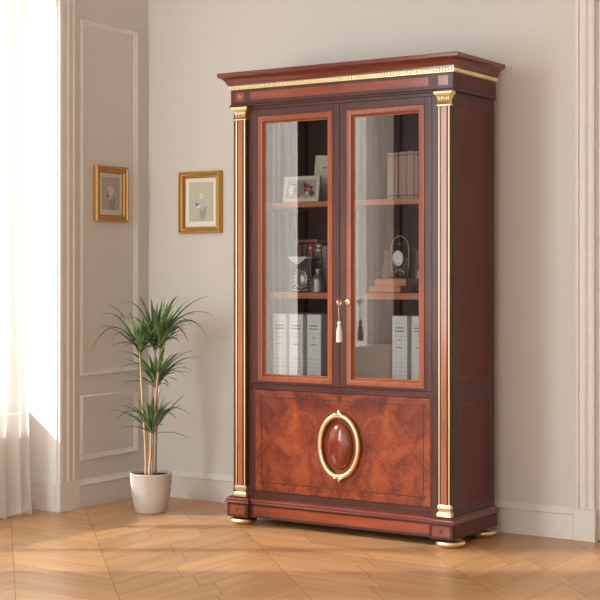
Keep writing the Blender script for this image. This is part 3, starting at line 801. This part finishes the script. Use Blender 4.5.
# clock stand on the books
ck = thing('clock_stand', (1.838, -.36, 1.226), 'white oval clock hanging in a thin brass arch on the flat books', 'clock')
bm = bmesh.new(); lathe(bm, [(.058, 0), (.062, .002), (.062, .006), (.050, .010), (.02, .012)], n=36, sy=.6); obj('base', bm, M['black'], ck, local=True, smooth=True)
bm = bmesh.new()
arch = [(-.040, 0, .010), (-.047, 0, .06), (-.048, 0, .12)] + [(.048 * math.cos(PI - a), 0, .140 + .064 * math.sin(a)) for a in [PI * i / 16 for i in range(17)]] + [(.048, 0, .12), (.047, 0, .06), (.040, 0, .010)]
tube(bm, arch, .0028, 8); obj('arch', bm, M['brass'], ck, local=True, smooth='all')
bm = bmesh.new(); tube(bm, [(0, 0, .204), (0, 0, .14)], .001, 5)
lathe(bm, [(.001, .158), (.005, .162), (.006, .166), (.005, .170), (.001, .174)], n=12); obj('hanger', bm, M['silver'], ck, local=True, smooth='all')
bm = bmesh.new(); n = 30
loft(bm, [[(-.006 + rx * math.cos(2 * PI * i / n), y, .098 + rx * 1.3 * math.sin(2 * PI * i / n)) for i in range(n)] for rx, y in ((.022, .012), (.031, .008), (.033, 0), (.031, -.006), (.026, -.008))], True, True, True)
obj('clock_case', fixn(bm), M['black'], ck, local=True, smooth='all')
bm = bmesh.new()
loft(bm, [[(-.006 + rx * math.cos(2 * PI * i / n), y, .098 + rx * 1.3 * math.sin(2 * PI * i / n)) for i in range(n)] for rx, y in ((.029, -.0075), (.028, -.011), (.012, -.0125))], True, False, True)
fc = obj('clock_face', fixn(bm), M['egg'], ck, local=True, smooth='all')
bm = bmesh.new(); box(bm, -.007, -.005, -.0138, -.0130, .096, .118); box(bm, -.007, .006, -.0138, -.0130, .0965, .0985)
for k in range(12):
    a = 2 * PI * k / 12; box(bm, -.006 + .022 * math.cos(a) - .0008, -.006 + .022 * math.cos(a) + .0008, -.0128, -.0115, .098 + .029 * math.sin(a) - .0015, .098 + .029 * math.sin(a) + .0015)
obj('clock_hand', bm, M['print'], fc, local=True)
bm = bmesh.new()
for sx in (-1, 1): tube(bm, [(sx * .008, 0, .058), (sx * .022, -.004, .034), (sx * .030, 0, .012)], [.006, .005, .004], 8)
tube(bm, [(-.024, 0, .030), (0, -.004, .040), (.024, 0, .030)], .004, 8)
obj('bracket', bm, M['brass'], ck, local=True, smooth='all')
# things behind the clock
v = thing('vase', (1.704, -.25, zm), 'tall pink-brown vase standing behind the flat books', 'vase')
bm = bmesh.new(); lathe(bm, [(.022, 0), (.030, .01), (.033, .07), (.024, .13), (.016, .16), (.016, .19), (.021, .205), (.019, .206), (.013, .19)], n=28, cap1=False); obj('body', bm, M['tanbook'], v, local=True, smooth=True)
v = thing('goblet', (1.752, -.19, zm), 'pale frosted glass goblet behind the clock stand', 'goblet')
bm = bmesh.new(); lathe(bm, [(.030, 0), (.030, .004), (.006, .012), (.005, .07), (.014, .085), (.034, .11), (.040, .145), (.038, .17), (.035, .17), (.036, .145), (.028, .112), (.004, .094)], n=28, cap1=False); obj('body', bm, M['glasswhite'], v, local=True, smooth=True)
v = thing('photo_frame', (1.900, -.25, zm), 'dark photo frame with a pale picture behind the clock stand', 'photo frame'); v.rotation_euler = (-.08, 0, 0)
bm = bmesh.new(); rectframe(bm, 'y', -.055, .055, 0, .215, 0, [(0, 0), (0, .010), (.010, .010), (.012, .006), (.012, 0)]); obj('frame', bm, M['leather'], v, local=True)
obj('photograph', BX((-.044, .044, -.004, .002, .011, .204)), M['greyb'], v, local=True)
bm = bmesh.new()
for i, (cx, cz, rx, rz) in enumerate(((.012, .150, .014, .018), (.010, .105, .020, .028), (-.02, .08, .012, .03))):
    flatpoly(bm, [(cx + rx * math.cos(2 * PI * k / 12), cz + rz * math.sin(2 * PI * k / 12)) for k in range(12)][::-1], -.0045 - .0002 * i)
obj('photo_figure', bm, M['cream'], v, local=True)

# ------------------------------------------------------------------ plant
px, py = .411, -.479
plant = thing('potted_plant', (px, py, 0), 'tall slender green dracaena in a pale ceramic pot on the floor in the room corner', 'plant')
bm = bmesh.new()
lathe(bm, [(.060, 0), (.075, .002), (.083, .012), (.094, .055), (.102, .105), (.107, .155), (.110, .195), (.111, .204), (.108, .208), (.103, .207), (.100, .200), (.098, .17)], px, py, 56, cap1=False)
obj('pot', bm, M['pot'], plant, smooth=True)
bm = bmesh.new(); lathe(bm, [(.0995, .195), (.07, .199), (.03, .201), (.001, .202)], px, py, 32, cap0=False); obj('soil', bm, M['soil'], plant, smooth='all')
A = Vector((.8368, .5476, 0)); Dp = Vector((-.5476, .8368, 0))      # across / away, used to spread the canes and leaves
SC = 1 / 186.0
def pp(dx, z, dep): return Vector((px, py, 0)) + A * dx + Dp * dep + Vector((0, 0, z))
def zof(ypx): return (512 - ypx) * SC + .003
crowns = {}
canes = [((-.026, -.015), (-.058, .840), -.02), ((-.010, .020), (.016, .850), .04), ((.006, -.018), (.050, .862), -.02), ((.024, .012), (.030, .660), .03), ((-.004, -.028), (.006, .420), -.04)]
for k, ((bx0, bd0), (tx, tz), td) in enumerate(canes):
    bm = bmesh.new(); pts = []; rad = []
    for i in range(15):
        t = i / 14; z = .175 + (tz - .175) * t
        dx = bx0 + (tx - bx0) * t ** 1.6 + .002 * math.sin(t * 7 + k); dd = bd0 + (td - bd0) * t
        pts.append(pp(dx, z, dd)); rad.append((.0066 - .0018 * t) * (1.12 if i % 2 else 1))
    tube(bm, pts, rad, 10); obj('stem', bm, M['stem'], plant, smooth='all')
# forked short branch
bm = bmesh.new(); tube(bm, [pp(.018, .52, .02), pp(.036, .58, -.01), pp(.048, .65, -.03)], [.0055, .005, .0045], 8); obj('stem', bm, M['stem'], plant, smooth='all')

def leaf(bm, base, tip, arch, width, n=14, depth=0):
    base, tip = Vector(base), Vector(tip); L_ = []
    d = tip - base; side = d.cross(Vector((0, 0, 1)))
    if side.length < .02: side = A.copy()
    side.normalize()
    # let the blade face the room a little
    side = (side * .8 + A * .25 * (1 if side.dot(A) > 0 else -1)).normalized()
    mid = base + d * .5 + Vector((0, 0, arch * 1.5))
    cen = []
    for i in range(n + 1):
        t = i / n; cen.append(base * (1 - t) ** 2 + mid * 2 * t * (1 - t) + tip * t * t)
    prev = None
    for i, c in enumerate(cen):
        t = i / n; w = width * (.35 + .65 * min(1, t * 3.5)) * (1 - max(0, (t - .35) / .65) ** 1.8) * .5 + .0003
        tg = (cen[min(i + 1, n)] - cen[max(i - 1, 0)]).normalized(); nrm = side.cross(tg).normalized()
        th = .0005
        L_.append([c - side * w + nrm * w * .35, c - nrm * th, c + side * w + nrm * w * .35, c + nrm * th * .6])
    loft(bm, L_, True, True, True)
crown_def = [
 ((-.058, .845), -.02, [(96, 332, .05), (93, 354, .16), (102, 318, .09), (109, 306, .05), (124, 336, .06), (131, 313, .03), (147, 317, .02), (137, 320, .03), (118, 322, .08), (150, 330, .03), (165, 342, .06), (112, 343, .06), (176, 338, .12), (140, 331, .0)], (141, 353)),
 ((.016, .858), .04, [(136, 302, .05), (149, 303, .02), (156, 306, .0), (161, 302, .0), (128, 322, .06), (143, 325, .02), (171, 312, .02), (180, 302, .03), (168, 324, .02), (152, 318, .0), (147, 340, .02), (120, 309, .09)], (154, 352)),
 ((.050, .870), -.02, [(180, 302, .06), (208, 302, .04), (214, 321, .08), (207, 343, .14), (190, 346, .10), (184, 312, .04), (190, 305, .03), (196, 320, .05), (184, 333, .04), (174, 316, .02), (165, 305, .0), (192, 332, .09), (178, 348, .04), (200, 332, .08)], (161, 351)),
 ((.025, .665), .02, [(118, 358, .05), (124, 365, .04), (119, 377, .06), (132, 358, .03), (148, 360, .0), (157, 362, .0), (168, 345, .0), (175, 358, .01), (192, 357, .03), (202, 363, .05), (193, 377, .06), (184, 381, .04), (186, 369, .03), (130, 373, .03), (140, 380, .02), (172, 372, .02), (138, 367, .02), (165, 360, .0), (178, 365, .02)], (157, 390)),
 ((.006, .425), -.02, [(122, 407, .03), (127, 405, .02), (134, 415, .03), (118, 425, .07), (134, 427, .03), (189, 397, .01), (176, 404, .02), (192, 418, .06), (178, 424, .05), (168, 400, .0), (142, 400, .0), (150, 405, .0), (160, 403, .0), (172, 412, .02), (137, 408, .01), (182, 409, .03)], (155, 434))]
random.seed(11)
for (cx_, cz_), cdp, tips, (ox, oy) in crown_def:
    bm = bmesh.new(); zb = cz_
    for (tx, ty, ar) in tips:
        dep = random.uniform(-.10, .10)
        b0 = pp(cx_ + random.uniform(-.004, .004), zb + random.uniform(-.03, .035), cdp)
        t0 = pp(cx_ + (tx - ox) * SC, zb + (oy - ty) * SC, cdp + dep)
        leaf(bm, b0, t0, ar + .02, random.uniform(.018, .026))
    for k in range(13):
        a = random.uniform(0, 2 * PI); ln = random.uniform(.14, .26)
        b0 = pp(cx_, zb + random.uniform(-.02, .03), cdp); el = random.uniform(-.1, 1.0)
        t0 = b0 + (A * math.cos(a) + Dp * math.sin(a)) * ln * math.cos(el) + Vector((0, 0, ln * math.sin(el)))
        leaf(bm, b0, t0, .03, random.uniform(.015, .021))
    obj('foliage', fixn(bm), M['leaf'], plant, smooth=True)

# ------------------------------------------------------------------ light
def area(name, loc, target, sx, sy, power, col):
    l = bpy.data.lights.new(name, 'AREA'); l.shape = 'RECTANGLE'; l.size = sx; l.size_y = sy; l.energy = power; l.color = col
    o = bpy.data.objects.new(name, l); C.objects.link(o); o.location = loc
    d = Vector(target) - Vector(loc); o.rotation_euler = d.to_track_quat('-Z', 'Y').to_euler(); return o
# daylight from the near, uncurtained window
area('window_daylight', (.08, -5.0, 1.8), (2.6, -.3, 1.4), 1.1, 2.2, 98, (.86, .95, 1))
s = bpy.data.lights.new('sun', 'SUN'); s.energy = 10.5; s.angle = math.radians(2.5); s.color = (1, .935, .84)
so = bpy.data.objects.new('sun', s); C.objects.link(so); so.location = (-4, -4, 4)
so.rotation_euler = Vector((.837, .547, -.59)).to_track_quat('-Z', 'Y').to_euler()
w = bpy.data.worlds.new('sky'); bpy.context.scene.world = w; w.use_nodes = True
bg = w.node_tree.nodes['Background']; bg.inputs[0].default_value = (.94, .975, 1, 1); bg.inputs[1].default_value = 2.1

# ------------------------------------------------------------------ camera
cam = bpy.data.cameras.new('camera'); co = bpy.data.objects.new('camera', cam); C.objects.link(co)
co.location = (5.2323, -6.4190, 1.244); co.rotation_euler = (PI / 2, 0, math.radians(33.2))
cam.sensor_width = 36; cam.lens = 1450 / 600 * 36; cam.shift_y = -25 / 600.0
sc = bpy.context.scene; sc.camera = co
sc.view_settings.view_transform = 'Standard'; sc.view_settings.look = 'None'; sc.view_settings.gamma = 1
sc.view_settings.use_curve_mapping = False; sc.view_settings.exposure = .2
